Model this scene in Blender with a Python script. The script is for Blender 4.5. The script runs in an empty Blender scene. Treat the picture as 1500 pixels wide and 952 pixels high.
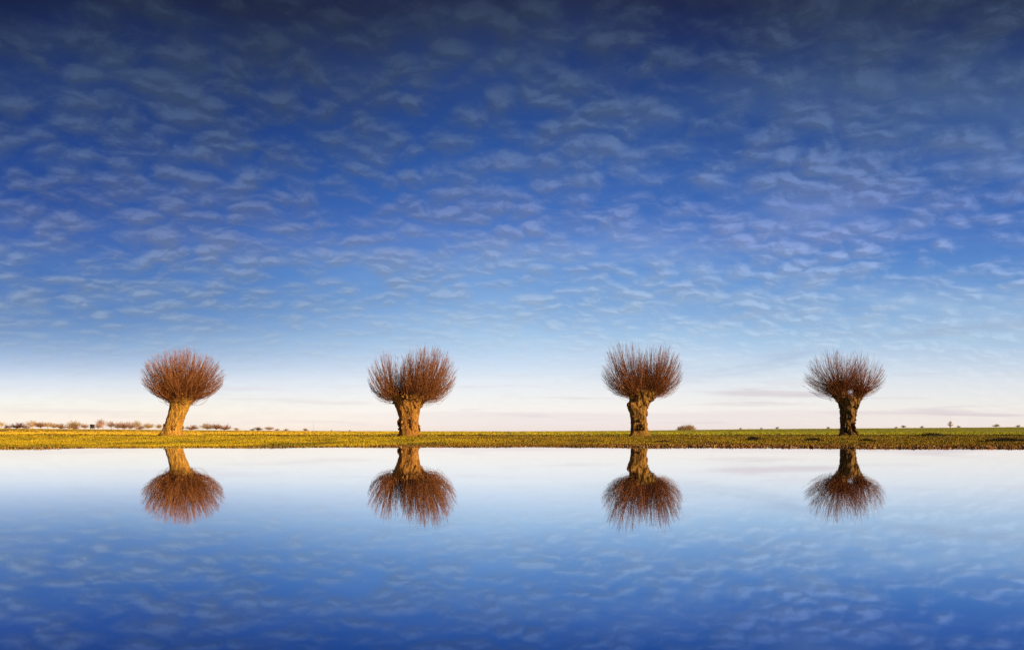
import bpy, bmesh, math, random
import numpy as np
from mathutils import Vector, noise

sc = bpy.context.scene
COL = sc.collection
rnd = random.Random(11)
R = math.radians
F_PX = 1000.0            # focal length in photo pixels (photo is 1500 wide)
EYE = 0.25               # camera height above the water
HOR = 632.0              # photo row of the true horizon

# ------------------------------------------------------------------ helpers
def lin(c):
    out = []
    for v in c:
        v /= 255.0
        out.append(v / 12.92 if v <= .04045 else ((v + .055) / 1.055) ** 2.4)
    return out

def tag(o, label=None, cat=None, group=None, kind=None):
    if label: o['label'] = label
    if cat: o['category'] = cat
    if group: o['group'] = group
    if kind: o['kind'] = kind
    return o

def empty(name, loc):
    o = bpy.data.objects.new(name, None)
    o.location = loc
    o.empty_display_size = .3
    COL.objects.link(o)
    return o

def mesh_obj(name, verts, faces, mat, parent=None, smooth=False, cols=None):
    """faces: numpy int array (n,3|4) or list of lists"""
    me = bpy.data.meshes.new(name)
    if isinstance(faces, np.ndarray):
        verts = np.asarray(verts, dtype=np.float32)
        n, k = faces.shape
        me.vertices.add(len(verts)); me.vertices.foreach_set('co', verts.ravel())
        me.loops.add(n * k); me.loops.foreach_set('vertex_index', faces.astype(np.int32).ravel())
        me.polygons.add(n); me.polygons.foreach_set('loop_start', np.arange(0, n * k, k, dtype=np.int32))
        me.update(calc_edges=True); me.validate()
    else:
        me.from_pydata([tuple(v) for v in verts], [], faces); me.update()
    if cols is not None:
        at = me.color_attributes.new('tint', 'FLOAT_COLOR', 'POINT')
        at.data.foreach_set('color', np.asarray(cols, dtype=np.float32).ravel())
    if smooth:
        me.polygons.foreach_set('use_smooth', [True] * len(me.polygons))
    me.materials.append(mat)
    o = bpy.data.objects.new(name, me)
    COL.objects.link(o)
    if parent is not None: o.parent = parent
    return o

class Tubes:
    """collects thin tapered tubes into one mesh"""
    def __init__(self, sides=3):
        self.v = []; self.f = []; self.c = []; self.n = sides
    def add(self, pts, radii, tint=(.5, .5, .5, 1)):
        n = self.n; base = len(self.v); L = len(pts)
        for i, p in enumerate(pts):
            a = pts[min(i + 1, L - 1)] - pts[max(i - 1, 0)]
            if a.length < 1e-6: a = Vector((0, 0, 1))
            a.normalize()
            u = a.cross(Vector((.31, .95, .12)))
            if u.length < .05: u = a.cross(Vector((1, 0, 0)))
            u.normalize(); w = a.cross(u)
            for k in range(n):
                t = 2 * math.pi * k / n
                self.v.append(p + (u * math.cos(t) + w * math.sin(t)) * radii[i])
                self.c.append(tint)
        for i in range(L - 1):
            for k in range(n):
                a = base + i * n + k; b = base + i * n + (k + 1) % n
                self.f.append((a, b, b + n, a + n))
    def build(self, name, mat, parent=None):
        return mesh_obj(name, np.array([tuple(p) for p in self.v]), np.array(self.f), mat, parent, True, self.c)

# ------------------------------------------------------------------ node helpers
class NT:
    def __init__(self, tree): self.t = tree
    def n(self, typ, **kw):
        nd = self.t.nodes.new(typ)
        for k, v in kw.items(): setattr(nd, k, v)
        return nd
    def l(self, a, b): self.t.links.new(a, b)
    def put(self, sock, v):
        if isinstance(v, bpy.types.NodeSocket): self.l(v, sock)
        else: sock.default_value = v
    def math(self, op, a, b=0.0, c=None, clamp=False):
        nd = self.n('ShaderNodeMath', operation=op, use_clamp=clamp)
        self.put(nd.inputs[0], a); self.put(nd.inputs[1], b)
        if c is not None: self.put(nd.inputs[2], c)
        return nd.outputs[0]
    def vmath(self, op, a, b=(0, 0, 0)):
        nd = self.n('ShaderNodeVectorMath', operation=op)
        self.put(nd.inputs[0], a); self.put(nd.inputs[1], b)
        return nd.outputs[0]
    def comb(self, x, y, z):
        nd = self.n('ShaderNodeCombineXYZ')
        self.put(nd.inputs[0], x); self.put(nd.inputs[1], y); self.put(nd.inputs[2], z)
        return nd.outputs[0]
    def noise(self, vec, scale, detail=4, rough=.55, dist=0.0, lac=2.0):
        nd = self.n('ShaderNodeTexNoise')
        self.l(vec, nd.inputs['Vector'])
        nd.inputs['Scale'].default_value = scale; nd.inputs['Detail'].default_value = detail
        nd.inputs['Roughness'].default_value = rough; nd.inputs['Distortion'].default_value = dist
        nd.inputs['Lacunarity'].default_value = lac
        return nd.outputs['Fac']
    def smooth(self, v, a, b, lo=0.0, hi=1.0):
        nd = self.n('ShaderNodeMapRange', interpolation_type='SMOOTHSTEP')
        for i, x in enumerate((v, a, b, lo, hi)): self.put(nd.inputs[i], x)
        return nd.outputs[0]
    def mix(self, fac, a, b, blend='MIX'):
        nd = self.n('ShaderNodeMix', data_type='RGBA', blend_type=blend)
        self.put(nd.inputs[0], fac); self.put(nd.inputs[6], a); self.put(nd.inputs[7], b)
        return nd.outputs[2]
    def ramp(self, fac, stops, interp='LINEAR'):
        nd = self.n('ShaderNodeValToRGB'); cr = nd.color_ramp; cr.interpolation = interp
        while len(cr.elements) > 1: cr.elements.remove(cr.elements[-1])
        cr.elements[0].position = stops[0][0]; cr.elements[0].color = (*stops[0][1], 1)
        for p, c in stops[1:]:
            e = cr.elements.new(p); e.color = (*c, 1)
        self.put(nd.inputs[0], fac)
        return nd.outputs[0]

def material(name):
    m = bpy.data.materials.new(name); m.use_nodes = True
    t = NT(m.node_tree); b = m.node_tree.nodes['Principled BSDF']
    return m, t, b

# ------------------------------------------------------------------ world sky
SUN_AZ, SUN_EL = 120.0, 13.0
def build_sky():
    w = bpy.data.worlds.new('World'); sc.world = w; w.use_nodes = True
    w.cycles.sampling_method = 'MANUAL'; w.cycles.sample_map_resolution = 512
    t = NT(w.node_tree); bg = w.node_tree.nodes['Background']
    sky = t.n('ShaderNodeTexSky', sky_type='NISHITA', sun_disc=False)
    sky.sun_elevation = R(SUN_EL); sky.sun_rotation = R(SUN_AZ)
    sky.air_density = 1.0; sky.dust_density = .3; sky.ozone_density = 3.0
    tc = t.n('ShaderNodeTexCoord'); d = tc.outputs['Generated']
    sp = t.n('ShaderNodeSeparateXYZ'); t.l(d, sp.inputs[0])
    x, y, z = sp.outputs
    zp = t.math('MAXIMUM', z, 0.0)
    y2 = t.math('MULTIPLY', y, y); x2 = t.math('MULTIPLY', x, x)
    hyp = t.math('SQRT', t.math('ADD', y2, t.math('MULTIPLY', x2, .10)))
    q = t.math('DIVIDE', zp, t.math('MAXIMUM', hyp, .02))
    # the light of the clear sky varies only gently with bearing over this field of view
    vd = t.vmath('NORMALIZE', t.comb(t.math('MULTIPLY', x, .2), y, zp)); t.l(vd, sky.inputs['Vector'])
    # large soft unevenness so that the gradient is not a clean band
    wob = t.noise(d, 2.2, 3, .5)
    q2 = t.math('ADD', q, t.math('MULTIPLY', t.math('SUBTRACT', wob, .5), t.math('MULTIPLY', q, .22)))
    qn = t.math('DIVIDE', q2, .8)
    ST = [(0.0, (2.417, 2.239, 3.059)), (0.01, (2.347, 2.173, 3.088)), (0.022, (2.266, 1.992, 2.695)), (0.042, (2.39, 1.942, 2.325)), (0.057, (2.477, 1.918, 2.17)), (0.072, (2.53, 1.913, 2.065)), (0.102, (2.247, 1.78, 1.907)), (0.132, (1.859, 1.653, 1.792)), (0.182, (1.244, 1.332, 1.66)), (0.232, (0.881, 1.147, 1.653)), (0.282, (0.639, 0.905, 1.559)), (0.332, (0.474, 0.759, 1.42)), (0.382, (0.378, 0.641, 1.266)), (0.432, (0.306, 0.516, 1.072)), (0.532, (0.253, 0.342, 0.721)), (0.632, (0.224, 0.174, 0.315)), (0.732, (0.134, 0.111, 0.192))]
    grade = t.ramp(qn, [(a / .8, [v / 3.3 for v in c]) for a, c in ST])
    clear = t.vmath('MULTIPLY', sky.outputs[0], grade)
    nd = t.n('ShaderNodeVectorMath', operation='SCALE'); t.l(clear, nd.inputs[0]); nd.inputs['Scale'].default_value = .33
    clear = t.vmath('MINIMUM', nd.outputs[0], (1.15, 1.1, 1.0))
    # away from the sun the clear sky is a little deeper
    
    away = t.math('MULTIPLY', t.smooth(x, -.62, .05, .46, 0.0), t.smooth(q, .03, .16))
    away = t.math('ADD', away, t.smooth(x, -.62, -.1, .05, 0.0))
    clear = t.vmath('MULTIPLY', clear, t.comb(t.math('SUBTRACT', 1.0, t.math('MULTIPLY', away, 1.14)), t.math('SUBTRACT', 1.0, away), t.math('SUBTRACT', 1.0, t.math('MULTIPLY', away, .72))))
    # low on the side away from the sun the horizon glows cream
    cr = t.math('MULTIPLY', t.smooth(x, -.6, .05, 1.0, 0.0), t.smooth(q, .02, .075, 1.0, 0.0))
    clear = t.vmath('MULTIPLY', clear, t.comb(1.0, t.math('SUBTRACT', 1.0, t.math('MULTIPLY', cr, .025)), t.math('SUBTRACT', 1.0, t.math('MULTIPLY', cr, .10))))
    # ---- altocumulus sheet: a level layer seen in perspective
    den = t.math('ADD', zp, .32)
    u = t.math('DIVIDE', x, den); v = t.math('DIVIDE', y, den)
    uv = t.comb(u, v, 0.0)
    wn = t.n('ShaderNodeTexNoise'); t.l(uv, wn.inputs['Vector']); wn.inputs['Scale'].default_value = 9.0; wn.inputs['Detail'].default_value = 3
    warp = t.vmath('MULTIPLY', t.vmath('SUBTRACT', wn.outputs['Color'], (.5, .5, .5)), (.075, .075, 0))
    p = t.vmath('ADD', uv, warp)
    def field(pp):
        mp = t.n('ShaderNodeMapping'); t.l(pp, mp.inputs['Vector'])
        mp.inputs['Rotation'].default_value = (0, 0, R(-40)); mp.inputs['Scale'].default_value = (.84, 1.12, 1)
        a = t.noise(mp.outputs[0], 17.0, 6, .64)
        vo = t.n('ShaderNodeTexVoronoi', feature='SMOOTH_F1'); t.l(mp.outputs[0], vo.inputs['Vector'])
        vo.inputs['Scale'].default_value = 18.5; vo.inputs['Smoothness'].default_value = .35
        b = t.math('SUBTRACT', .92, vo.outputs['Distance'])
        return t.math('ADD', t.math('MULTIPLY', a, .62), t.math('MULTIPLY', b, .36))
    n0 = field(p)
    n1 = field(t.vmath('ADD', p, (.004, -.014, 0)))
    cover = t.noise(uv, 2.3, 4, .6)
    bias = t.math('MULTIPLY', t.math('SUBTRACT', cover, .5), .55)
    xr = t.smooth(x, -.5, .6, .02, .04)        # the sheet is closer-knit toward the right
    dens = t.math('ADD', t.math('ADD', n0, bias), xr)
    mask = t.smooth(dens, .30, .69)
    # thin with distance toward the horizon
    fade = t.smooth(q, .06, .27, .10, 1.0)
    mask = t.math('MULTIPLY', t.math('MULTIPLY', mask, fade), .86)
    CL = [(0.0, (236,228,228)), (.072, (222,226,232)), (.132, (186,205,228)), (.182, (162,186,218)), (.232, (136,163,210)),
          (.282, (122,146,202)), (.332, (106,130,190)), (.37, (98,124,178)), (.432, (80,106,154)), (.532, (64,85,122)),
          (.572, (57,75,108)), (.632, (48,62,90)), (.78, (40,52,76))]
    cloud = t.ramp(qn, [(min(a / .8, 1), lin(c)) for a, c in CL])
    az = t.smooth(x, -.55, .45, .66, 1.04)
    lit = t.smooth(t.math('SUBTRACT', n0, n1), -.06, .12, .86, 1.30)
    k = t.math('MULTIPLY', az, lit)
    sc_ = t.n('ShaderNodeVectorMath', operation='SCALE'); t.l(cloud, sc_.inputs[0]); t.l(k, sc_.inputs['Scale'])
    warmc = t.vmath('MULTIPLY', sc_.outputs[0], (1.07, 1.0, .91))
    col = t.mix(mask, clear, warmc)
    # ---- high thin veil, stronger to the right
    mv = t.n('ShaderNodeMapping'); t.l(uv, mv.inputs['Vector'])
    mv.inputs['Rotation'].default_value = (0, 0, R(-38)); mv.inputs['Scale'].default_value = (.8, 2.2, 1)
    veil = t.noise(mv.outputs[0], 1.5, 6, .6, .5)
    vm = t.math('MULTIPLY', t.smooth(veil, .40, .72), t.smooth(x, -.45, .6, .16, .60))
    vm = t.math('MULTIPLY', vm, t.smooth(q, .06, .2))
    col = t.mix(vm, col, t.vmath('MULTIPLY', cloud, (1.18, 1.2, 1.12)))
    # ---- long low stratus bars near the horizon
    bear = t.math('ARCTAN2', x, y)
    lo = t.comb(t.math('MULTIPLY', bear, 3.2), t.math('MULTIPLY', q, 46.0), 0.0)
    bars = t.noise(lo, 1.25, 5, .5, .25)
    band = t.math('MULTIPLY', t.smooth(q, .004, .015), t.smooth(q, .05, .105, 1.0, 0.0))
    side = t.smooth(bear, -.7, .5, .16, .55)
    bm = t.math('MULTIPLY', t.math('MULTIPLY', t.smooth(bars, .52, .68), band), side)
    col = t.mix(bm, col, (*lin((206, 192, 202)), 1))
    # a pale lavender bank lying on the horizon, thickest right of the middle
    edge = t.math('ADD', q, t.math('MULTIPLY', t.math('SUBTRACT', t.noise(lo, .9, 4, .55), .5), .022))
    bk = t.math('MULTIPLY', t.smooth(edge, .026, .0305, 1.0, 0.0), t.math('MULTIPLY', t.smooth(bear, -.32, .02), t.smooth(bear, .30, .62, 1.0, .35)))
    col = t.mix(t.math('MULTIPLY', bk, .42), col, (*lin((230, 219, 222)), 1))
    # grey-blue bars higher on the right
    lo2 = t.comb(t.math('MULTIPLY', bear, 2.4), t.math('ADD', t.math('MULTIPLY', q, 22.0), t.math('MULTIPLY', bear, -2.2)), 3.0)
    b2 = t.noise(lo2, 1.3, 6, .55, .3)
    m2 = t.math('MULTIPLY', t.smooth(b2, .48, .7), t.smooth(bear, -.05, .55, 0.0, .6))
    m2 = t.math('MULTIPLY', m2, t.math('MULTIPLY', t.smooth(q, .05, .1), t.smooth(q, .16, .28, 1.0, 0.0)))
    col = t.mix(m2, col, (*lin((160, 178, 204)), 1))
    t.l(col, bg.inputs['Color']); bg.inputs['Strength'].default_value = .1
    # the Nishita output is scaled here so that the Background strength stays at 0.1
    up = t.n('ShaderNodeVectorMath', operation='SCALE'); t.l(col, up.inputs[0]); up.inputs['Scale'].default_value = 8.1
    t.l(up.outputs[0], bg.inputs['Color'])
build_sky()

sun = bpy.data.lights.new('sun', 'SUN'); sun.energy = 5.0; sun.angle = R(.55); sun.color = (1.0, .78, .46)
so = bpy.data.objects.new('sun', sun); COL.objects.link(so)
S = Vector((math.sin(R(SUN_AZ)) * math.cos(R(SUN_EL)), math.cos(R(SUN_AZ)) * math.cos(R(SUN_EL)), math.sin(R(SUN_EL))))
so.rotation_euler = S.to_track_quat('Z', 'Y').to_euler(); so.location = S * 60

# ------------------------------------------------------------------ camera
cam = bpy.data.cameras.new('camera'); co = bpy.data.objects.new('camera', cam); COL.objects.link(co)
co.location = (0, 0, EYE); co.rotation_euler = (R(90), 0, 0)
cam.sensor_width = 36; cam.lens = 36 * F_PX / 1500
cam.shift_y = (HOR - 476) / 1500; cam.clip_start = .02; cam.clip_end = 9000
sc.camera = co

# ------------------------------------------------------------------ terrain
def sm(a, b, t):
    t = min(1, max(0, (t - a) / (b - a))); return t * t * (3 - 2 * t)
def interp(x, pts):
    if x <= pts[0][0]: return pts[0][1]
    for (a, va), (b, vb) in zip(pts, pts[1:]):
        if x <= b: return va + (vb - va) * (x - a) / (b - a)
    return pts[-1][1]
CREST = [(-1.2, 6.2), (-.75, 4.6), (-.5, 2.4), (-.25, .7), (0, .4), (.15, 1.0), (.35, 3.6), (.55, 4.9), (.75, 6.6), (1.2, 8.2)]
SHORE = [(-1.2, 10.0), (-.75, 10.2), (-.4, 10.9), (0, 11.2), (.3, 10.9), (.6, 10.2), (.75, 10.0), (1.2, 9.9)]
def shore_y(x):
    return interp(x / 10.7, SHORE) + .10 * math.sin(x * 1.9 + .5) + .06 * math.sin(x * 4.7) + .05 * noise.noise(Vector((x * 2.5, 3, 0)))
def ground_z(x, y):
    s = shore_y(max(-60, min(60, x)))
    dd = y - s
    if dd < 0:
        z = max(-.5, dd * .11)
        if y < -90: z = min(.6, (-90 - y) * .05 - .5)
        return z
    z = interp(dd, [(0, 0), (.5, .012), (2, .010), (17, .008), (21, .020), (26, .055), (48, .11), (140, .20), (290, .25), (5000, .25)])
    if y > 60:
        b = max(-1.2, min(1.2, x / y))
        z += sm(60, 300, y) * min(y, 420) / 1000.0 * interp(b, CREST)
    z += .010 * noise.noise(Vector((x * .35, y * .35, 1))) * sm(.3, 3, dd) * (1 - sm(200, 500, y))
    return z

def build_ground():
    ys = [-3000, -900, -300, -120, -100, -90, -60, -30, -10, 0, 5, 8, 9] + list(np.arange(9.3, 13, .1)) + list(np.arange(13, 24, .5)) + \
         list(np.arange(24, 45, 1.0)) + list(np.arange(45, 100, 4)) + list(np.arange(100, 320, 20)) + [340, 380, 420, 500, 700, 1200, 2500, 6000]
    xs0 = sorted(set(list(np.arange(-30, 30.01, .4)) + [-s * v for s in (1, -1) for v in (34, 40, 48, 58, 70, 85, 105, 130, 160, 200, 250, 310, 380, 470, 700, 1200, 2500, 6000)]))
    V = []; Fc = []
    nx = len(xs0)
    for yy in ys:
        for xx in xs0: V.append((xx, yy, ground_z(xx, yy)))
    idx = np.arange(len(V)).reshape(len(ys), nx)
    Fc = np.stack([idx[:-1, :-1], idx[:-1, 1:], idx[1:, 1:], idx[1:, :-1]], -1).reshape(-1, 4)
    mud = []
    for (xx, yy, zz) in V:
        dd = yy - shore_y(max(-60, min(60, xx)))
        k_ = 1 - sm(.15, .55, dd + .25 * noise.noise(Vector((xx * 1.3, yy, 5))))
        mud.append((k_, k_, k_, 1))
    m, t, b = material('meadow_ground')
    g = t.n('ShaderNodeNewGeometry'); P = g.outputs['Position']
    a = t.noise(P, .55, 6, .6); c = t.noise(P, 6.0, 5, .65)
    px = t.n('ShaderNodeSeparateXYZ'); t.l(P, px.inputs[0])
    side = t.smooth(t.math('DIVIDE', px.outputs[0], t.math('MAXIMUM', px.outputs[1], 1.0)), -.5, .45)
    far = t.smooth(px.outputs[1], 30, 70)
    straw = (.40, .235, .022, 1); green = (.155, .150, .012, 1); brown = (.10, .05, .016, 1); crop = (.23, .215, .014, 1)
    k = t.math('ADD', t.math('MULTIPLY', side, .55), t.math('SUBTRACT', a, .32))
    base = t.mix(t.smooth(k, .1, .7), straw, green)
    base = t.mix(t.math('MULTIPLY', t.smooth(c, .55, .72), .6), base, brown)
    farc = t.mix(side, (.62, .40, .03, 1), (.42, .39, .02, 1))
    base = t.mix(far, base, farc)
    am = t.n('ShaderNodeAttribute', attribute_name='tint')
    base = t.mix(am.outputs['Fac'], base, (.055, .032, .014, 1))
    t.l(base, b.inputs['Base Color']); b.inputs['Roughness'].default_value = .95; b.inputs['Specular IOR Level'].default_value = .1
    bp = t.n('ShaderNodeBump'); bp.inputs['Strength'].default_value = .7; bp.inputs['Distance'].default_value = .04
    t.l(t.noise(P, 14.0, 4, .7), bp.inputs['Height']); t.l(bp.outputs[0], b.inputs['Normal'])
    o = mesh_obj('ground', V, Fc, m, smooth=True, cols=mud)
    tag(o, 'flat gold and olive meadow running to the horizon', 'ground', kind='structure')
build_ground()

def build_water():
    m, t, b = material('still_water')
    out = [n for n in m.node_tree.nodes if n.type == 'OUTPUT_MATERIAL'][0]
    gl = t.n('ShaderNodeBsdfGlossy'); gl.inputs['Roughness'].default_value = .02; gl.inputs['Color'].default_value = (.97, .985, 1, 1)
    lw0 = t.n('ShaderNodeLayerWeight'); lw0.inputs['Blend'].default_value = .5
    t.l(t.mix(t.smooth(lw0.outputs['Facing'], .62, .96), (.40, .67, 1, 1), (.985, .99, 1, 1)), gl.inputs['Color'])
    df = t.n('ShaderNodeBsdfDiffuse'); df.inputs['Color'].default_value = (.003, .022, .11, 1)
    lw = t.n('ShaderNodeLayerWeight'); lw.inputs['Blend'].default_value = .5
    fac = t.smooth(lw.outputs['Facing'], .58, .96, .42, .985)
    geo = t.n('ShaderNodeNewGeometry')
    mp = t.n('ShaderNodeMapping'); t.l(geo.outputs['Position'], mp.inputs['Vector']); mp.inputs['Scale'].default_value = (.5, 2.2, 1)
    bp = t.n('ShaderNodeBump'); bp.inputs['Strength'].default_value = .05; bp.inputs['Distance'].default_value = .002
    t.l(t.noise(mp.outputs[0], 2.6, 3, .5), bp.inputs['Height']); t.l(bp.outputs[0], gl.inputs['Normal'])
    mx = t.n('ShaderNodeMixShader'); t.l(fac, mx.inputs[0]); t.l(df.outputs[0], mx.inputs[1]); t.l(gl.outputs[0], mx.inputs[2])
    t.l(mx.outputs[0], out.inputs['Surface'])
    m.node_tree.nodes.remove(b)
    xs = np.linspace(-400, 400, 41); ys = [-110, -40, -10, 0, 4, 8, 10, 12, 13]
    V = [(a, c, 0) for c in ys for a in xs]
    idx = np.arange(len(V)).reshape(len(ys), len(xs))
    Fc = np.stack([idx[:-1, :-1], idx[:-1, 1:], idx[1:, 1:], idx[1:, :-1]], -1).reshape(-1, 4)
    o = mesh_obj('water', V, Fc, m)
    tag(o, 'mirror still blue water reflecting willows and sky', 'water', kind='structure')
build_water()

# ------------------------------------------------------------------ vegetation materials
def tint_material(name, a, b_, rough=.9, nscale=None, trans=0.0):
    m, t, b = material(name)
    at = t.n('ShaderNodeAttribute', attribute_name='tint')
    sp = t.n('ShaderNodeSeparateColor'); t.l(at.outputs['Color'], sp.inputs[0])
    c = t.mix(sp.outputs[0], (*a, 1), (*b_, 1))
    if nscale:
        g = t.n('ShaderNodeNewGeometry')
        c = t.mix(t.math('MULTIPLY', t.noise(g.outputs['Position'], nscale, 3), .5), c, (a[0] * .5, a[1] * .5, a[2] * .5, 1))
    t.l(c, b.inputs['Base Color']); b.inputs['Roughness'].default_value = rough; b.inputs['Specular IOR Level'].default_value = .15
    return m
def attr_material(name, rough=.85):
    m, t, b = material(name)
    at = t.n('ShaderNodeAttribute', attribute_name='tint')
    t.l(at.outputs['Color'], b.inputs['Base Color']); b.inputs['Roughness'].default_value = rough; b.inputs['Specular IOR Level'].default_value = .12
    return m
M_GRASS = attr_material('grass_blades')
M_LITTER = attr_material('dead_leaves', .8)
M_SHOOT = tint_material('willow_shoots', (.165, .043, .013), (.58, .245, .085), .7)
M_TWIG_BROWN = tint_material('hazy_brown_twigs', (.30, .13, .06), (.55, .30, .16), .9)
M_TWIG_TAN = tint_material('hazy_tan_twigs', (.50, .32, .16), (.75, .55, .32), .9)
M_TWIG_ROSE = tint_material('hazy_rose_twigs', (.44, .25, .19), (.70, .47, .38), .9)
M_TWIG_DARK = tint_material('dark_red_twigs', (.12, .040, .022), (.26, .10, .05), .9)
def bark_mat(name, ca, cb, cc):
    m, t, b = material(name)
    tc = t.n('ShaderNodeTexCoord'); P = tc.outputs['Object']
    mp = t.n('ShaderNodeMapping'); t.l(P, mp.inputs['Vector']); mp.inputs['Scale'].default_value = (1, 1, .26)
    ridge = t.noise(mp.outputs[0], 9.0, 6, .62, .8)
    big = t.noise(P, 1.6, 4, .6)
    wv = t.vmath('ADD', mp.outputs[0], t.vmath('MULTIPLY', t.vmath('SUBTRACT', t.comb(t.noise(P, 4.0, 3), t.noise(P, 5.0, 3), .5), (.5, .5, .5)), (.25, .25, 0)))
    vo = t.n('ShaderNodeTexVoronoi', feature='DISTANCE_TO_EDGE'); t.l(wv, vo.inputs['Vector']); vo.inputs['Scale'].default_value = 11.0
    crack = t.smooth(vo.outputs['Distance'], .0, .12)
    c = t.mix(t.smooth(ridge, .36, .62), (*cb, 1), (*ca, 1))
    c = t.mix(t.math('MULTIPLY', t.smooth(big, .48, .68), .65), c, (*cc, 1))
    c = t.mix(t.math('MULTIPLY', t.math('SUBTRACT', 1.0, crack), .42), c, (cb[0] * .35, cb[1] * .35, cb[2] * .4, 1))
    t.l(c, b.inputs['Base Color']); b.inputs['Roughness'].default_value = .92; b.inputs['Specular IOR Level'].default_value = .15
    bp = t.n('ShaderNodeBump'); bp.inputs['Strength'].default_value = 1.0; bp.inputs['Distance'].default_value = .10
    t.l(t.math('ADD', t.math('MULTIPLY', ridge, .6), t.math('MULTIPLY', crack, .16)), bp.inputs['Height']); t.l(bp.outputs[0], b.inputs['Normal'])
    return m
BARKS = [bark_mat('pale_gold_bark', (.70, .38, .065), (.36, .15, .03), (.60, .29, .045)),
         bark_mat('orange_bark', (.60, .28, .06), (.22, .085, .018), (.46, .19, .03)),
         bark_mat('brown_bark', (.50, .24, .05), (.14, .06, .018), (.38, .22, .03)),
         bark_mat('olive_brown_bark', (.31, .155, .04), (.085, .042, .015), (.22, .14, .028))]
M_HOLLOW = BARKS[3]

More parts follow.
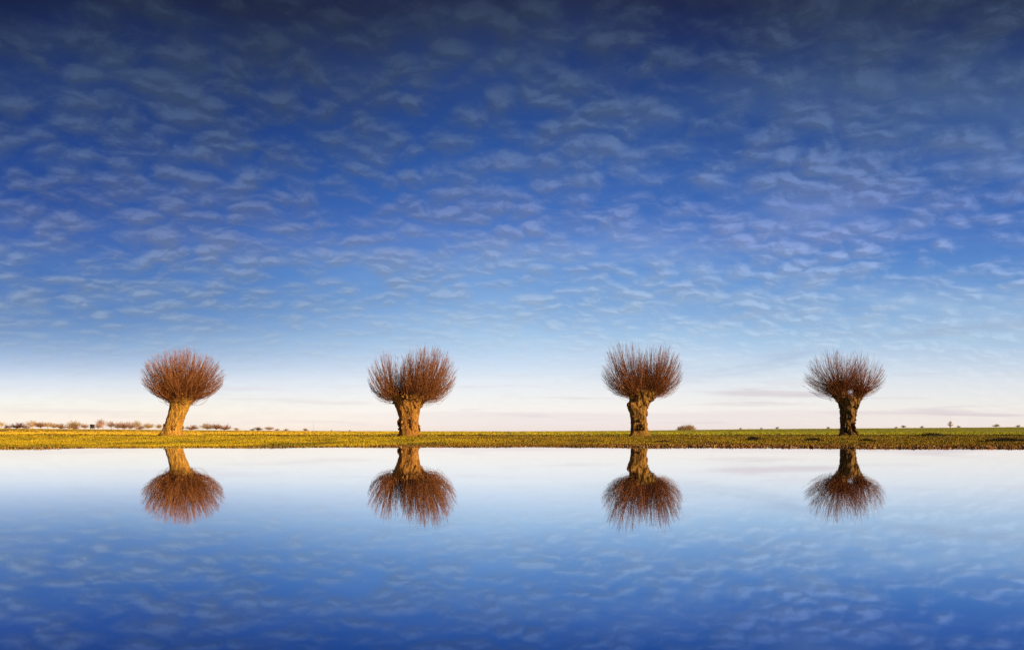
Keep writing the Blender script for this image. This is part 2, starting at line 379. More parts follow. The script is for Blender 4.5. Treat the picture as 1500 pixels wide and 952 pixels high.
# ------------------------------------------------------------------ pollard willows
def build_willow(spec):
    d = spec['d']; s = F_PX / d * 5.29            # crop pixels per metre
    bx, by = spec['base']
    wx = (spec['crop0'] + bx / 5.29 - 750) / F_PX * d
    gz = ground_z(wx, d)
    root = empty('pollard_willow', (wx, d, gz - .02))
    def P(cx, cy): return ((cx - bx) / s, (by - cy) / s)
    r_ = random.Random(spec['seed'])
    # ---- trunk solid: lofted outline + limbs + knobs, fused by a voxel remesh
    bm = bmesh.new()
    def loft(rows, depth=.82):
        rings = []
        for (cy, xl, xr, dy) in rows:
            x0, zc = P((xl + xr) / 2, cy); w = (xr - xl) / 2 / s
            ring = []
            for k in range(20):
                a = 2 * math.pi * k / 20
                f = 1 + .07 * math.sin(3 * a + spec['seed'] + zc * 1.3) + .05 * math.sin(5 * a + 2 - zc * 1.7)
                ring.append(bm.verts.new((x0 + w * math.cos(a), dy + w * depth * f * math.sin(a), zc)))
            rings.append(ring)
        for A, B in zip(rings, rings[1:]):
            for k in range(20): bm.faces.new((A[k], A[(k + 1) % 20], B[(k + 1) % 20], B[k]))
        bm.faces.new(rings[0][::-1]); bm.faces.new(rings[-1])
    loft(spec['trunk'])
    for lb in spec['limbs']: loft(lb, .95)
    for (cx, cy, rr, dy) in spec['knobs']:
        x0, z0 = P(cx, cy)
        res = bmesh.ops.create_icosphere(bm, subdivisions=2, radius=rr / s)
        for v in res['verts']:
            n = noise.noise(v.co * 3.1 + Vector((cx, cy, 0)))
            v.co = v.co * (1 + .35 * n) + Vector((x0, dy, z0))
    bmesh.ops.recalc_face_normals(bm, faces=bm.faces)
    me = bpy.data.meshes.new('trunk'); bm.to_mesh(me); bm.free()
    tmp = bpy.data.objects.new('tmp', me); COL.objects.link(tmp)
    md = tmp.modifiers.new('r', 'REMESH'); md.mode = 'VOXEL'; md.voxel_size = .034
    ms = tmp.modifiers.new('s', 'SMOOTH'); ms.iterations = 3; ms.factor = .5
    bpy.context.view_layer.update()
    dg = bpy.context.evaluated_depsgraph_get()
    me2 = bpy.data.meshes.new_from_object(tmp.evaluated_get(dg))
    bpy.data.objects.remove(tmp, do_unlink=True); bpy.data.meshes.remove(me)
    me2.name = 'trunk'
    sd = spec['seed'] * 7.3
    hol = spec.get('hollow')
    for v in me2.vertices:
        c = v.co
        tw = c.z * spec.get('twist', .35)
        q = Vector((c.x * math.cos(tw) - c.y * math.sin(tw), c.x * math.sin(tw) + c.y * math.cos(tw), c.z * .30))
        rid = 1 - abs(noise.noise(q * 5.2 + Vector((sd, 0, 0)))) * 2
        lum = noise.noise(c * 3.2 + Vector((0, sd, 0)))
        fin = noise.noise(Vector((q.x, q.y, q.z * 1.4)) * 11 + Vector((0, 0, sd)))
        seam = 1 - abs(noise.noise(Vector((q.x, q.y, q.z * .6)) * 1.9 + Vector((sd, sd, 0)))) * 2
        off = .060 * (rid - .5) - .13 * max(0, seam - .45) + .055 * lum + .030 * fin
        off = off * spec['rough'] - .03
        flare = max(0, .35 - c.z) ** 2 * .9
        c2 = c + v.normal * (off + flare)
        if hol:
            hx, hz = P(hol[0], hol[1])
            e = math.hypot((c.x - hx - (c.z - hz) * -.35) / (hol[2] / s), (c.z - hz) / (hol[3] / s))
            if e < 1 and c.y < .05: c2.y += .42 * (1 - e * e) ** .5 + .05
        v.co = c2
    for p in me2.polygons: p.use_smooth = True
    me2.materials.clear(); me2.materials.append(spec['bark'])
    tr = bpy.data.objects.new('trunk', me2); COL.objects.link(tr); tr.parent = root
    # ---- crown of shoots
    hol2 = (*P(515, 426), 15 / s) if 'hollow' in spec else None
    tb = Tubes(3)
    for lobe in spec['lobes']:
        cx, cz = P(*lobe['c']); rx = lobe['r'][0] / s; rz = lobe['r'][1] / s; ry = lobe.get('ry', lobe['r'][0] * .9) / s
        hx, hz = P(*lobe['h']); hrx = lobe['hr'][0] / s; hrz = lobe['hr'][1] / s
        n = lobe['n']; made = 0
        while made < n:
            ct = r_.uniform(-.93, 1.0)
            if ct < -.3 and r_.random() < .38: continue
            ph = r_.uniform(0, 2 * math.pi)
            for _ in range(r_.choice((1, 1, 2, 3))):
                c1 = ct + r_.gauss(0, .06); c1 = 2 - c1 if c1 > 1 else max(-.95, c1); st = math.sqrt(max(0, 1 - c1 * c1))
                p1 = ph + r_.gauss(0, .08) / max(.25, st)
                u = Vector((st * math.cos(p1), st * math.sin(p1), c1))
                k = r_.uniform(.88, 1.0) if r_.random() < .70 else r_.uniform(.45, .88)
                if r_.random() < .06: k *= 1.04
                jag = 1 + .05 * noise.noise(u * 3.0 + Vector((sd, 0, 0))) + .03 * noise.noise(u * 9 + Vector((0, sd, 0)))
                E_ = Vector((cx + u.x * rx * k * jag, u.y * ry * k * jag, cz + u.z * (rz if u.z > 0 else lobe['dn'] / s) * k * jag))
                hk = r_.uniform(.55, 1.05)
                H = Vector((hx + (u.x * .8 + r_.gauss(0, .28)) * hrx * hk, (u.y * .8 + r_.gauss(0, .28)) * hrx * .9 * hk, hz + (u.z * .75 + r_.gauss(0, .28)) * hrz * hk))
                dv = E_ - H; L = dv.length
                vf = .36 if c1 > .35 else (.36 - .40 * min(1, (.35 - c1) / .8))
                C_ = H + Vector((dv.x * .66, dv.y * .66, dv.z * vf))
                C_ += Vector((r_.gauss(0, .045), r_.gauss(0, .045), r_.gauss(0, .035))) * L
                NS = 5; pts = []
                for i in range(NS + 1):
                    t_ = i / NS
                    pt = H * (1 - t_) ** 2 + C_ * 2 * t_ * (1 - t_) + E_ * t_ * t_
                    pt += Vector((noise.noise(pt * 2.1), noise.noise(pt * 2.1 + Vector((9, 0, 0))), 0)) * .04 * t_
                    pts.append(pt)
                if hol2 and any(math.hypot(a_.x - hol2[0], (a_.z - hol2[1]) * 1.1) < hol2[2] for a_ in pts + [(pts[0] + pts[1]) / 2, (pts[1] + pts[2]) / 2]):
                    made += 1; continue
                low = .75 if c1 < -.35 else 1.0
                r0 = r_.uniform(.0060, .0145) * (.65 + .25 * min(1.4, L)) * spec.get('thick', 1) * low
                tn = min(1, max(0, r_.gauss(.40, .22)))
                tb.add(pts, [r0 * (1 - .80 * (i / NS) ** .8) for i in range(NS + 1)], (tn, tn, tn, 1))
                for j in range(r_.choice((1, 2, 2, 3, 4))):
                    i0 = r_.randint(2, 4); fr = r_.random()
                    A = pts[i0].lerp(pts[min(NS, i0 + 1)], fr)
                    dirv = (pts[min(NS, i0 + 1)] - pts[i0 - 1]).normalized()
                    sd_ = Vector((r_.gauss(0, 1), r_.gauss(0, 1), r_.gauss(.2, .7))).normalized()
                    ln = L * r_.uniform(.14, .34) * (1.1 - i0 / 8)
                    B = A + (dirv + sd_ * .26).normalized() * ln * .5
                    D = B + (dirv + sd_ * .10 + Vector((0, 0, .22))).normalized() * ln * .5
                    rr = r0 * .45
                    t2 = min(1, tn + .2)
                    tb.add([A, B, D], [rr, rr * .75, rr * .35], (t2, t2, t2, 1))
                made += 1
    heads = [v for v in me2.vertices if v.co.z > spec['stub'] and r_.random() < .24 * min(1, ((v.co.z - spec['stub']) * 1.4) ** 1.5)]
    for v in heads:
        o_ = v.normal.copy(); o_.z += r_.uniform(.2, 1.1); o_ += Vector((r_.gauss(0, .3), r_.gauss(0, .3), r_.gauss(0, .3))); o_.normalize()
        ln = r_.uniform(.08, .42); A = v.co.copy(); B = A + o_ * ln * .5; D = B + (o_ + Vector((0, 0, .7))).normalized() * ln * .5
        if hol2 and math.hypot(D.x - hol2[0], D.z - hol2[1]) < hol2[2] * 1.3: continue
        tn = min(1, max(0, r_.gauss(.3, .2)))
        tb.add([A, B, D], [.012, .010, .004], (tn, tn, tn, 1))
    tb.build('crown', M_SHOOT, root)
    tag(root, spec['label'], 'willow', 'pollard willows in a row along the bank')
    return root

WILLOWS = [
 dict(seed=1, rough=0.5, stub=1.4, d=34.5, crop0=180, base=(376, 782), bark=BARKS[0], twist=.2,
      trunk=[(800, 284, 466, 0), (770, 290, 462, 0), (700, 318, 462, 0), (640, 340, 482, 0), (580, 358, 506, 0), (530, 364, 528, 0), (490, 362, 545, 0), (455, 340, 560, 0), (435, 345, 555, 0)],
      limbs=[[(520, 360, 450, -.1), (450, 315, 420, -.05), (420, 310, 385, 0)], [(520, 430, 530, .05), (450, 480, 580, .0), (415, 505, 590, 0)], [(500, 400, 500, .3), (425, 410, 490, .45)]],
      knobs=[(345, 430, 34, 0), (400, 435, 36, -.3), (470, 440, 36, .3), (545, 430, 36, 0), (500, 450, 36, -.35), (430, 430, 34, .45), (570, 440, 26, .1)],
      lobes=[dict(c=(470, 325), r=(312, 226), dn=180, h=(450, 450), hr=(140, 95), n=1800)],
      label='willow with a pale golden trunk leaning right under a broad dark red crown'),
 dict(seed=2, rough=0.72, stub=1.65, d=32.5, crop0=510, base=(472, 797), bark=BARKS[1], twist=.45,
      trunk=[(815, 384, 560, 0), (780, 390, 556, 0), (700, 392, 548, 0), (640, 388, 550, 0), (590, 374, 562, 0), (550, 358, 580, 0), (510, 335, 604, 0), (480, 325, 615, 0), (470, 350, 590, 0)],
      limbs=[[(540, 350, 440, 0), (480, 315, 415, 0), (455, 305, 370, 0)], [(540, 490, 590, 0), (480, 530, 650, 0), (450, 550, 655, 0)], [(520, 450, 560, .3), (460, 470, 580, .4)]],
      knobs=[(335, 470, 34, 0), (370, 480, 34, -.3), (560, 470, 42, -.25), (620, 470, 40, .1), (510, 478, 38, .35), (590, 480, 40, .4)],
      lobes=[dict(c=(304, 345), r=(158, 205), dn=180, h=(355, 490), hr=(70, 60), n=480), dict(c=(612, 320), r=(232, 228), dn=205, h=(550, 480), hr=(140, 80), n=1200)],
      label='willow with an orange trunk and a red-brown crown split by a notch left of centre'),
 dict(seed=3, rough=0.62, stub=1.78, d=32.5, crop0=850, base=(460, 800), bark=BARKS[2], twist=.8,
      trunk=[(815, 378, 545, 0), (780, 386, 535, 0), (730, 388, 526, 0), (680, 388, 518, 0), (630, 380, 516, 0), (590, 366, 520, 0), (555, 364, 535, 0), (520, 378, 556, 0), (480, 375, 585, 0), (450, 380, 600, 0), (438, 400, 580, 0)],
      limbs=[[(510, 380, 460, 0), (450, 365, 440, 0), (435, 365, 430, 0)], [(520, 480, 570, 0), (450, 520, 620, 0), (435, 535, 610, 0)]],
      knobs=[(392, 565, 34, -.22), (395, 445, 32, 0), (430, 455, 34, -.35), (560, 450, 38, 0), (590, 452, 28, .1), (500, 462, 34, .35), (520, 470, 34, -.4), (540, 510, 24, -.3)],
      lobes=[dict(c=(352, 300), r=(196, 238), dn=200, h=(425, 455), hr=(70, 65), n=760), dict(c=(612, 313), r=(188, 230), dn=200, h=(555, 455), hr=(80, 70), n=760), dict(c=(490, 330), r=(110, 130), dn=100, h=(490, 450), hr=(90, 50), n=150)],
      label='willow with a bulging twisted brown trunk below a tall crown parted in the middle'),
 dict(seed=4, rough=0.8, stub=1.62, d=34.5, crop0=1150, base=(490, 776), bark=BARKS[3], twist=.7, hollow=(518, 728, 24, 52),
      trunk=[(795, 418, 572, 0), (765, 424, 560, 0), (720, 426, 546, 0), (660, 428, 540, 0), (600, 428, 550, 0), (560, 424, 565, 0), (520, 412, 578, 0), (485, 395, 590, 0), (470, 410, 575, 0)],
      limbs=[[(520, 405, 490, 0), (460, 365, 480, 0), (425, 352, 470, 0), (395, 365, 455, 0)], [(520, 510, 580, 0), (470, 545, 605, 0), (445, 545, 608, 0)]],
      knobs=[(385, 430, 40, 0), (415, 400, 42, -.2), (440, 430, 40, .3), (405, 450, 36, -.3), (572, 445, 30, 0), (592, 450, 24, .1)],
      lobes=[dict(c=(400, 320), r=(250, 225), dn=185, h=(410, 420), hr=(80, 88), n=900), dict(c=(592, 325), r=(178, 205), dn=165, h=(580, 440), hr=(44, 46), n=480)],
      thick=.80,
      label='willow with a hollow at its trunk foot and a sky gap below the crown'),
]
for w_ in WILLOWS: build_willow(w_)

# ------------------------------------------------------------------ grass, litter, tussocks
def grass_mesh(name, n, dmin, dmax, mat, hfun, colfun, seed, blades=6, spread=.05, width=.006, bmax=1.05, dist=None):
    g = np.random.default_rng(seed)
    V = []; Fq = []; Cc = []
    for i in range(n):
        u = g.random()
        d = 1.0 / (1.0 / dmin * (1 - u) + 1.0 / dmax * u)
        bearing = g.uniform(-bmax, bmax)
        x = bearing * d
        s = shore_y(x)
        y = d
        dd = y - s
        if dd < .02: continue
        h = hfun(x, y, dd, g)
        if h <= 0: continue
        z = ground_z(x, y)
        c0 = colfun(x, y, dd, g)
        sc_d = (d / 12.0) ** .55 if d < 40 else (40 / 12.0) ** .55 * (d / 40.0) ** .9
        for b in range(blades):
            a = g.uniform(0, 6.283); lean = g.uniform(.05, .75); hh = h * g.uniform(.55, 1.15)
            ox, oy = x + g.normal(0, spread * sc_d), y + g.normal(0, spread * sc_d)
            dx, dy = math.cos(a) * hh * lean, math.sin(a) * hh * lean
            w = width * sc_d * g.uniform(.7, 1.4); wa = a + 1.57 + g.normal(0, .5)
            wx, wy = math.cos(wa) * w, math.sin(wa) * w
            k = len(V)
            V += [(ox - wx, oy - wy, z - .01), (ox + wx, oy + wy, z - .01),
                  (ox + dx * .45 + wx * .7, oy + dy * .45 + wy * .7, z + hh * .6), (ox + dx * .45 - wx * .7, oy + dy * .45 - wy * .7, z + hh * .6),
                  (ox + dx + wx * .1, oy + dy + wy * .1, z + hh), (ox + dx - wx * .1, oy + dy - wy * .1, z + hh)]
            Fq += [(k, k + 1, k + 2, k + 3), (k + 3, k + 2, k + 4, k + 5)]
            j = g.uniform(.8, 1.2)
            Cc += [(c0[0] * j, c0[1] * j, c0[2] * j, 1)] * 6
    return mesh_obj(name, np.array(V), np.array(Fq), mat, None, False, Cc)

def patch(x, y, f=.5, o=0): return noise.noise(Vector((x * f, y * f * .45, o)))
def g_h(x, y, dd, g):
    b = x / y
    h = .018 + .022 * (patch(x, y, 1.1, 4) + .4) + .012 * sm(2, 8, dd) + (.00022 * (y - 45) if y > 45 else 0)
    h *= .35 + .65 * sm(0, 1.2, dd)
    return max(.008, h * g.uniform(.6, 1.3))
def g_col(x, y, dd, g):
    b = x / y
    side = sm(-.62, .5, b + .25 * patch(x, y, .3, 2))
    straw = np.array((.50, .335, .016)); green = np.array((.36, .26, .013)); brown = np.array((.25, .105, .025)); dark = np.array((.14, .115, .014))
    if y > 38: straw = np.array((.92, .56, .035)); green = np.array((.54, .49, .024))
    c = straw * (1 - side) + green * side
    p = patch(x, y, .9, 7)
    p = p + .6 * patch(x, y, 2.3, 12)
    if p > .0 and y < 38: c = c * (1 - min(.8, p * 2.4)) + dark * min(.8, p * 2.4)
    if p < -.25 and y < 38: c = c * 1.18
    if side > .45:
        nb = (max(0, 1 - dd / 2.2) * .55 + max(0, patch(x, y, 1.6, 9)) * .8 + .28) * (1 if y < 38 else 0)
        c = c * (1 - min(.8, nb)) + brown * min(.8, nb)
    r = g.random()
    if r < .10: c = c * .6 + np.array((.55, .34, .05)) * .4
    elif r < .18: c = c * .7
    if dd < .35: c = c * .5 + np.array((.20, .10, .02)) * .5
    return c
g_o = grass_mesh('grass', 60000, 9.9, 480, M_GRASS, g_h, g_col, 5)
tag(g_o, 'short golden and olive winter grass along the bank', 'grass', kind='stuff')

def l_h(x, y, dd, g):
    if dd > (1.6 if x > 1.6 else .25) + patch(x, y, .6, 3) * (1 if x > 1.6 else .4): return 0
    return g.uniform(.006, .03) if x > 1.6 else g.uniform(.005, .016)
def l_col(x, y, dd, g):
    c = [np.array((.26, .09, .025)), np.array((.36, .16, .05)), np.array((.12, .04, .015)), np.array((.42, .26, .11))][g.integers(0, 4)]
    return c
lit_o = grass_mesh('leaf_litter', 16000, 9.9, 13.5, M_LITTER, l_h, l_col, 8, blades=3, spread=.05, width=.012)
tag(lit_o, 'rusty brown dead leaves and stalks along the waterline', 'leaf litter', kind='stuff')

def tussock(px, py, wpx, hpx, label, seed, col):
    d = EYE * F_PX / (py - HOR)
    x = (px - 750) / F_PX * d
    d = max(d, shore_y(x) + .45); x = (px - 750) / F_PX * d
    root_z = ground_z(x, d)
    w = wpx / F_PX * d / 2; h = hpx / F_PX * d
    g = random.Random(seed); tb = Tubes(3)
    for i in range(int(260 * max(1, wpx / 40))):
        u = g.gauss(0, .42)
        if abs(u) > .95: u = g.uniform(-.8, .8)
        bx, by = u * w, abs(g.gauss(0, .3)) * min(w, .5)
        hh = h * (1 - .75 * u * u) * g.uniform(.55, 1.05)
        a = Vector((bx, by, -.02)); ln = Vector((g.gauss(0, .5), g.gauss(0, .4), 1.0))
        m_ = a + Vector((ln.x * hh * .3, ln.y * hh * .3, hh * .65)); e = m_ + Vector((ln.x * hh * .5, ln.y * hh * .5, hh * .35))
        tn = g.random()
        tb.add([a, m_, e], [.006, .005, .002], (tn, tn, tn, 1))
    tb.add([Vector((-w * 1.0, 0, -.01)), Vector((-w * .6, 0, 0)), Vector((0, 0, .005)), Vector((w * .6, 0, 0)), Vector((w * 1.0, 0, -.01))], [.004, h * .22, h * .35, h * .22, .004], (.2, .2, .2, 1))
    o = tb.build('weed_tussock', col)
    o.location = (x, d, root_z)
    tag(o, label, 'weeds', 'dark weed clumps on the right bank')
M_WEED = tint_material('dark_weeds', (.022, .020, .012), (.085, .060, .024), .9)
M_WEEDB = tint_material('brown_weeds', (.06, .028, .012), (.16, .085, .03), .9)
tussock(1478, 648.5, 96, 8.5, 'largest dark weed clump at the right end of the waterline', 1, M_WEED)
tussock(1366, 640, 52, 7, 'low blackish weed hump on the bank right of the hollow willow', 2, M_WEED)
tussock(1272, 648, 34, 7, 'small dark weed clump at the foot of the hollow willow', 3, M_WEED)
tussock(1194, 647, 34, 7, 'dark weed clump just left of the hollow willow', 4, M_WEED)
tussock(1104, 646, 26, 8, 'blackish weed clump midway between the two right willows', 5, M_WEED)
tussock(972, 649, 44, 5, 'brown weed clump at the waterline beside the bulging willow', 6, M_WEEDB)

# ditch edge: dark dead stalks across the field to the right
def d_h(x, y, dd, g):
    b = x / y
    if b < .33: return 0
    yy = 38 - 6 * (b - .33)
    if abs(y - yy - .8 * patch(x, 0, .3, 1)) > .8: return 0
    return g.uniform(.03, .075) * (.6 + patch(x, y, .8, 5))
di = grass_mesh('dead_stalks', 26000, 33, 40, M_GRASS, d_h, lambda x, y, dd, g: np.array((.10, .045, .016)) * g.uniform(.5, 1.4), 21, blades=5, spread=.06, width=.006)
tag(di, 'dark line of dead stalks edging the field on the right', 'dead stalks', kind='stuff')

# ------------------------------------------------------------------ far things
def proto_tree(seed, kind):
    """unit-sized bare tree: trunk tubes, crown tubes"""
    g = random.Random(seed); a, b = Tubes(4), Tubes(3)
    if kind == 'spire':
        a.add([Vector((0, 0, -.03)), Vector((.01, 0, .5)), Vector((0, 0, 1))], [.05, .03, .006])
        for i in range(90):
            z = g.uniform(.08, .95); an = g.uniform(0, 6.28); l = .26 * (1 - z) + .05
            p0 = Vector((0, 0, z)); p1 = p0 + Vector((math.cos(an) * l, math.sin(an) * l, l * 1.2))
            b.add([p0, p0.lerp(p1, .5) + Vector((0, 0, -.02)), p1], [.012, .009, .004])
        return a, b
    if kind == 'thicket':
        for i in range(420):
            x0 = g.uniform(-.48, .48); y0 = g.uniform(-.3, .3)
            env = (math.sqrt(max(0, 1 - ((x0 - .14) / (.62 if x0 < .14 else .36)) ** 2))) * (1 - .5 * abs(y0) / .3)
            hgt = max(.08, env * g.uniform(.55, 1.0)); ln = Vector((g.gauss(x0 * .25, .06), g.gauss(0, .05), 0))
            A = Vector((x0 * .8, y0 * .8, -.03)); D = A + ln + Vector((0, 0, hgt)); tn = min(1, max(0, g.gauss(.6, .2)))
            b.add([A, A.lerp(D, .5) + ln * -.2, D], [.006, .005, .002], (tn, tn, tn, 1))
            for j in range(3):
                M = A.lerp(D, g.uniform(.35, .85)); E_ = M + Vector((g.gauss(0, .05), g.gauss(0, .05), g.uniform(.05, .16)))
                b.add([M, (M + E_) / 2, E_], [.004, .003, .001], (tn, tn, tn, 1))
        for i in range(5):
            a.add([Vector((.05, 0, -.04)), Vector((.05 + (i - 2) * .05, 0, .2)), Vector((.05 + (i - 2) * .13, 0, .5))], [.02, .012, .006])
        return a, b
    th, n, cz, rz, rx = {'tall': (.30, 130, .52, .48, .40), 'dome': (.16, 170, .46, .54, .50), 'bush': (.05, 170, .34, .66, .55)}[kind]
    lean = g.uniform(-.06, .06)
    a.add([Vector((0, 0, -.04)), Vector((lean * .4, 0, th * .6)), Vector((lean, 0, th)), Vector((lean * 1.3, 0, cz))], [.034, .026, .022, .010])
    clumps = [Vector((g.gauss(0, 1), g.gauss(0, 1), g.gauss(.25, .8))).normalized() for _ in range(7)]
    for i in range(n):
        u = (g.choice(clumps) * 1.2 + Vector((g.gauss(0, 1), g.gauss(0, 1), g.gauss(0, 1.1))).normalized()).normalized()
        k = g.uniform(.45, 1.0)
        E_ = Vector((lean + u.x * rx * k, u.y * rx * k, cz + u.z * (rz if u.z > 0 else cz * .92) * k))
        H = Vector((lean, 0, th + g.uniform(-.05, .6) * (cz - th)))
        dv = E_ - H; C_ = H + Vector((dv.x * .62, dv.y * .62, dv.z * .34))
        pts = [H * (1 - q) ** 2 + C_ * 2 * q * (1 - q) + E_ * q * q for q in (0, .3, .55, .8, 1)]
        tn = min(1, max(0, g.gauss(.5, .2)))
        b.add(pts, [.010, .008, .006, .004, .002], (tn, tn, tn, 1))
        for j in range(3):
            A = pts[g.choice((2, 3))]; D = A + (dv.normalized() + Vector((g.gauss(0, .6), g.gauss(0, .6), g.gauss(.2, .5)))).normalized() * g.uniform(.08, .2)
            b.add([A, (A + D) / 2, D], [.005, .004, .002], (tn, tn, tn, 1))
    return a, b
def normalise(a, b):
    zs = [v.z for v in b.v]; xs = [v.x for v in b.v]
    H = sorted(zs)[int(len(zs) * .995)]; xs.sort(); W = xs[int(len(xs) * .99)] - xs[int(len(xs) * .01)]
    for T in (a, b):
        for v in T.v: v.x /= W; v.y /= W; v.z /= H
PROTO = {}
def get_proto(kind, matkey, var):
    key = (kind, matkey, var)
    if key not in PROTO:
        a, b = proto_tree(hash_seed(kind) + var * 17, kind)
        normalise(a, b)
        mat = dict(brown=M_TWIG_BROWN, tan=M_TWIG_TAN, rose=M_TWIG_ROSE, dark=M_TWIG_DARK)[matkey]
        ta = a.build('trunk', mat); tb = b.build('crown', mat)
        PROTO[key] = [ta, tb, False]
    return PROTO[key]
def hash_seed(k): return {'tall': 100, 'dome': 200, 'bush': 300, 'thicket': 500, 'spire': 400}[k]
def far_plant(px, wpx, top, kind, mat, var, dist, label, cat='tree', group='bare trees and bushes along the far horizon'):
    x = (px - 750) / F_PX * dist; z = ground_z(x, dist)
    ybase = HOR - (z - EYE) / dist * F_PX
    h = max(.6, (ybase - top) / F_PX * dist); w = wpx * 1.32 / F_PX * dist
    if kind != 'thicket': w = min(w, (2.5 if px < 450 else 1.6) * h)
    nm = {'tall': 'bare_tree', 'dome': 'bare_tree', 'bush': 'bare_bush', 'thicket': 'bare_thicket', 'spire': 'narrow_tree'}[kind]
    root = empty(nm, (x, dist, z)); root.scale = (w, w, h)
    root.rotation_euler = (0, 0, 0)
    pr = get_proto(kind, mat, var)
    if not pr[2]:
        pr[0].parent = root; pr[1].parent = root; pr[2] = True
    else:
        for ch in pr[:2]:
            c = ch.copy(); COL.objects.link(c); c.parent = root
    tag(root, label, cat, group)
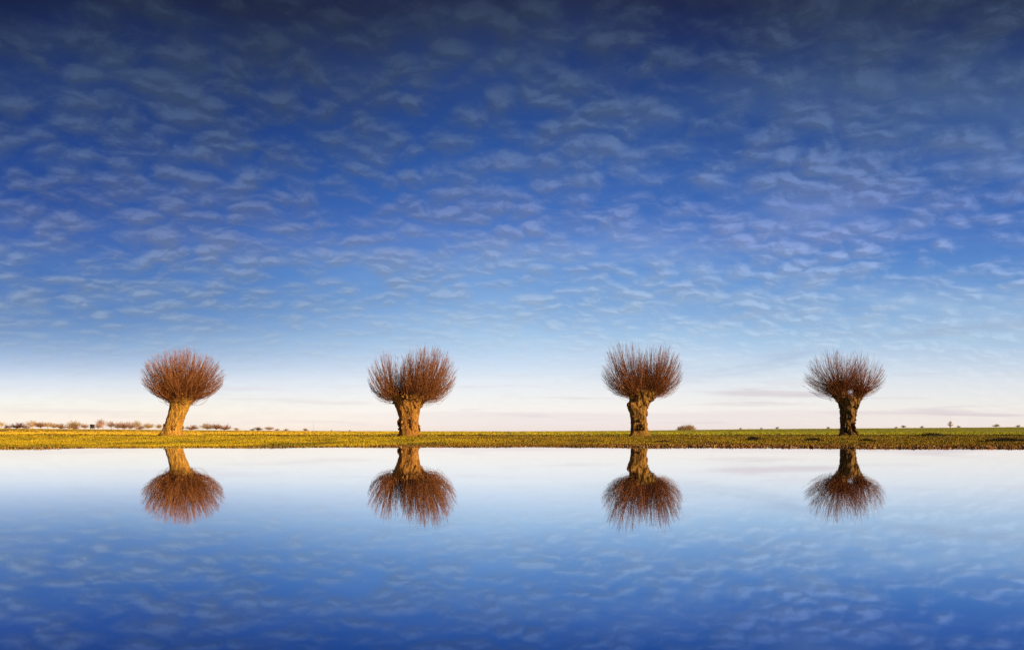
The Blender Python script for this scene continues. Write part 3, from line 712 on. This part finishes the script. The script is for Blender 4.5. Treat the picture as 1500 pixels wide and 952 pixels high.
FAR = [
 (2, 11, 617, 'tall', 'tan', 0, 300, 'tan bare tree cut by the left edge of the view'),
 (8.5, 4, 622, 'bush', 'dark', 0, 290, 'tiny dark bush left of the dark red domed bush'),
 (13, 5, 622.5, 'bush', 'rose', 1, 300, 'tiny rosy bush touching the dark red domed bush'),
 (24, 16, 618.5, 'bush', 'dark', 2, 280, 'dark red domed bush near the left edge of the horizon', 'bush'),
 (38, 10, 623, 'bush', 'tan', 0, 330, 'low pale bush between the dark red dome and a tall tan tree', 'bush'),
 (48, 13, 615.5, 'tall', 'tan', 1, 310, 'tall tan bare tree left of a browner round tree'),
 (60, 12, 617.5, 'dome', 'brown', 0, 290, 'brown round tree, darkest of the group right of the tall tan tree'),
 (70, 9, 617.5, 'tall', 'tan', 2, 330, 'pale thin tree directly right of the brown round tree'),
 (78, 10, 619, 'dome', 'tan', 1, 320, 'pale round tree second to the right of the brown round tree'),
 (89, 10, 619.5, 'bush', 'brown', 1, 290, 'pointed brown bush in a low stretch of the left treeline', 'bush'),
 (101, 9, 621, 'bush', 'tan', 2, 320, 'low tan bush at the left foot of the peach coloured tree', 'bush'),
 (108, 17, 615.5, 'dome', 'tan', 2, 310, 'broad peach coloured tree left of the dark hut'),
 (109.5, 8, 624.5, 'bush', 'brown', 0, 280, 'small brown bush in front of the broad peach coloured tree', 'bush'),
 (125, 9, 620.5, 'dome', 'rose', 0, 300, 'small grey-pink round tree just left of the dark hut'),
 (143, 8, 619.5, 'dome', 'rose', 1, 300, 'small pink tree just right of the dark hut'),
 (151, 9, 613.5, 'tall', 'rose', 0, 320, 'tall wispy grey-pink tree, second right of the dark hut'),
 (163, 8, 616.5, 'tall', 'brown', 1, 300, 'upright brown tree at the left end of the rosy grove'),
 (173, 13, 618, 'dome', 'rose', 2, 300, 'reddish round tree, second from the left in the rosy grove'),
 (183, 13, 617, 'dome', 'brown', 3, 310, 'arched brown tree in the middle of the rosy grove'),
 (192, 11, 618, 'dome', 'rose', 3, 300, 'rosy tree right of the arched brown tree in the grove'),
 (200, 12, 615.5, 'tall', 'tan', 3, 320, 'tall pale tree at the right end of the rosy grove'),
 (204, 10, 622, 'bush', 'rose', 0, 300, 'low rosy bush under the right end of the grove', 'bush'),
 (217, 11, 619, 'dome', 'tan', 4, 330, 'lone faint round tree between the grove and the leaning willow'),
 (233, 8, 620.5, 'tall', 'tan', 4, 320, 'faint tree touching the left side of the leaning willow trunk'),
 (279, 15, 622, 'bush', 'brown', 2, 310, 'wide brown bush just right of the leaning willow trunk', 'bush'),
 (303, 16, 619.5, 'dome', 'tan', 5, 310, 'left and tallest tree of the clump right of the leaning willow'),
 (316, 14, 620.5, 'dome', 'brown', 1, 310, 'middle tree of the clump right of the leaning willow'),
 (328, 14, 621.5, 'bush', 'brown', 3, 310, 'right dense bush of the clump right of the leaning willow', 'bush'),
 (346, 6, 626, 'bush', 'rose', 1, 330, 'tiny faint bush alone right of the clump by the leaning willow', 'bush'),
 (369, 10, 627.5, 'bush', 'dark', 2, 310, 'low flat dark bush joined to a taller dark red one', 'bush'),
 (378, 9, 625, 'bush', 'dark', 1, 310, 'dark red bush rising over the low flat dark bush', 'bush'),
 (394, 10, 624.5, 'dome', 'rose', 4, 320, 'small rosy tree with a low arched neighbour on its right'),
 (405, 9, 627.5, 'bush', 'rose', 2, 320, 'low arched rosy bush right of the small rosy tree', 'bush'),
 (418, 9, 627.5, 'bush', 'rose', 0, 330, 'slanting grey-pink bush halfway between small rosy tree and mast', 'bush'),
 (447, 6, 627, 'bush', 'brown', 1, 330, 'small grey bush just left of the thin mast', 'bush'),
 (485, 5, 630, 'bush', 'brown', 0, 330, 'tiny bush, nearest one right of the thin mast', 'bush'),
 (512, 5, 629.7, 'bush', 'brown', 2, 330, 'tiny bush, second one right of the thin mast', 'bush'),
 (1005, 20, 621.5, 'thicket', 'tan', 1, 260, 'rounded tan thicket on the horizon right of the bulging willow', 'bush'),
 (1084, 5, 626, 'bush', 'tan', 0, 340, 'tiny bush, first one right of the rounded tan thicket', 'bush'),
 (1115, 4, 626, 'bush', 'rose', 1, 340, 'tiny bush, second one right of the rounded tan thicket', 'bush'),
 (1138, 7, 624.6, 'bush', 'tan', 2, 340, 'small pale bush, third one right of the rounded tan thicket', 'bush'),
 (1213, 5, 624.5, 'bush', 'tan', 1, 340, 'small pale bush beside the left of the hollow willow trunk', 'bush'),
 (1312, 6, 624.5, 'bush', 'tan', 0, 340, 'tiny pale bush, nearest right of the hollow willow', 'bush'),
 (1323, 8, 622.5, 'dome', 'tan', 1, 340, 'small pale tree, second plant right of the hollow willow'),
 (1350, 6, 623.5, 'bush', 'rose', 2, 340, 'small bush between the pale tree and the narrow spire tree', 'bush'),
 (1392, 6, 616.5, 'spire', 'rose', 0, 330, 'narrow spire of a tree standing alone on the right horizon'),
 (1404, 4, 623, 'bush', 'tan', 1, 330, 'tiny bush at the right foot of the narrow spire tree', 'bush'),
 (1459, 13, 620.5, 'dome', 'tan', 2, 340, 'faint arched pale tree near the right edge of the horizon'),
 (1491, 13, 622, 'bush', 'tan', 2, 340, 'faint low bush at the right edge of the horizon', 'bush'),
]
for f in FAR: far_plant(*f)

# hut among the trees
def box(bm, x0, x1, y0, y1, z0, z1):
    vs = [bm.verts.new(p) for p in ((x0, y0, z0), (x1, y0, z0), (x1, y1, z0), (x0, y1, z0), (x0, y0, z1), (x1, y0, z1), (x1, y1, z1), (x0, y1, z1))]
    for f in ((3, 2, 1, 0), (4, 5, 6, 7), (0, 1, 5, 4), (1, 2, 6, 5), (2, 3, 7, 6), (3, 0, 4, 7)): bm.faces.new([vs[i] for i in f])
def bm_obj(name, bm, mat, parent):
    me = bpy.data.meshes.new(name); bmesh.ops.recalc_face_normals(bm, faces=bm.faces); bm.to_mesh(me); bm.free(); me.materials.append(mat)
    o = bpy.data.objects.new(name, me); COL.objects.link(o); o.parent = parent; return o
mW, tW, bW = material('dark_planks')
gW = tW.n('ShaderNodeTexCoord'); wv = tW.n('ShaderNodeTexWave'); tW.l(gW.outputs['Object'], wv.inputs['Vector']); wv.inputs['Scale'].default_value = 3
tW.l(tW.mix(wv.outputs['Fac'], (.028, .012, .008, 1), (.05, .022, .014, 1)), bW.inputs['Base Color']); bW.inputs['Roughness'].default_value = .9
mR, tR, bR = material('dark_roof_felt')
tR.l(tR.mix(tR.noise(tR.n('ShaderNodeTexCoord').outputs['Object'], 6, 3), (.03, .02, .017, 1), (.06, .04, .03, 1)), bR.inputs['Base Color']); bR.inputs['Roughness'].default_value = .9
hd = 270.0; hx = (135.2 - 750) / F_PX * hd; hz = ground_z(hx, hd)
hut = empty('wooden_hut', (hx, hd, hz)); hut.rotation_euler = (0, 0, R(-12))
ht = max(1.6, (HOR - 621.6) / F_PX * hd - (hz - EYE)); hw = 4.1 / F_PX * hd / 2
b_ = bmesh.new(); box(b_, -hw, hw, -hw, hw, .45, ht - .12); bm_obj('wall', b_, mW, hut)
b_ = bmesh.new()
for sx in (-1, 1):
    for sy in (-1, 1):
        b1 = bmesh.new(); x_ = sx * (hw - .1); y_ = sy * (hw - .1); box(b1, x_ - .07, x_ + .07, y_ - .07, y_ + .07, -.1, .447); bm_obj('leg', b1, mW, hut)
vs = [b_.verts.new(p) for p in ((-hw - .05, -hw - .15, ht - .117), (hw + .05, -hw - .15, ht - .117), (hw + .05, hw + .15, ht - .117), (-hw - .05, hw + .15, ht - .117), (-hw - .05, -hw - .15, ht + .08), (hw + .05, -hw - .15, ht + .08), (hw + .05, hw + .15, ht - .03), (-hw - .05, hw + .15, ht - .03))]
for f in ((3, 2, 1, 0), (4, 5, 6, 7), (0, 1, 5, 4), (1, 2, 6, 5), (2, 3, 7, 6), (3, 0, 4, 7)): b_.faces.new([vs[i] for i in f])
bm_obj('roof', b_, mR, hut)
b_ = bmesh.new(); box(b_, -.30, .30, -hw - .03, -hw + .01, .5, ht - .35); bm_obj('door', b_, mR, hut)
tag(hut, 'small dark boxy hut among pale bare trees on the left horizon', 'hut')

# thin mast
mM, tM, bM = material('grey_mast_metal')
tM.l(tM.mix(tM.noise(tM.n('ShaderNodeTexCoord').outputs['Object'], 3, 2), (.35, .30, .28, 1), (.5, .45, .42, 1)), bM.inputs['Base Color']); bM.inputs['Roughness'].default_value = .6
md_ = 340.0; mx_ = (459 - 750) / F_PX * md_; mz = ground_z(mx_, md_)
mast = empty('thin_mast', (mx_, md_, mz)); mh = (HOR - 616.5) / F_PX * md_ - (mz - EYE)
tb = Tubes(8); tb.add([Vector((0, 0, -.2)), Vector((0, 0, mh * .5)), Vector((0, 0, mh))], [.055, .045, .025]); tb.build('pole', mM, mast)
tb = Tubes(8); tb.add([Vector((0, 0, -.2)), Vector((0, 0, .25)), Vector((0, 0, .27))], [.22, .2, .06]); tb.build('base', mM, mast)
for sgn in (-1, 1):
    tb = Tubes(4); tb.add([Vector((0, 0, mh * .72)), Vector((sgn * mh * .22, 0, -.1))], [.008, .008]); tb.build('guy_wire', mM, mast)
tag(mast, 'thin grey mast standing alone on the horizon between the two left willows', 'mast')

# ------------------------------------------------------------------ render settings
vs_ = sc.view_settings
sc.display_settings.display_device = 'sRGB'
vs_.view_transform = 'Standard'; vs_.look = 'None'; vs_.exposure = .3; vs_.gamma = 1; vs_.use_curve_mapping = False
sc.render.engine = 'CYCLES'
sc.cycles.use_denoising = False
sc.cycles.max_bounces = 6; sc.cycles.diffuse_bounces = 3; sc.cycles.glossy_bounces = 3
sc.cycles.sample_clamp_indirect = 4
sc.render.resolution_x = 1024; sc.render.resolution_y = 649
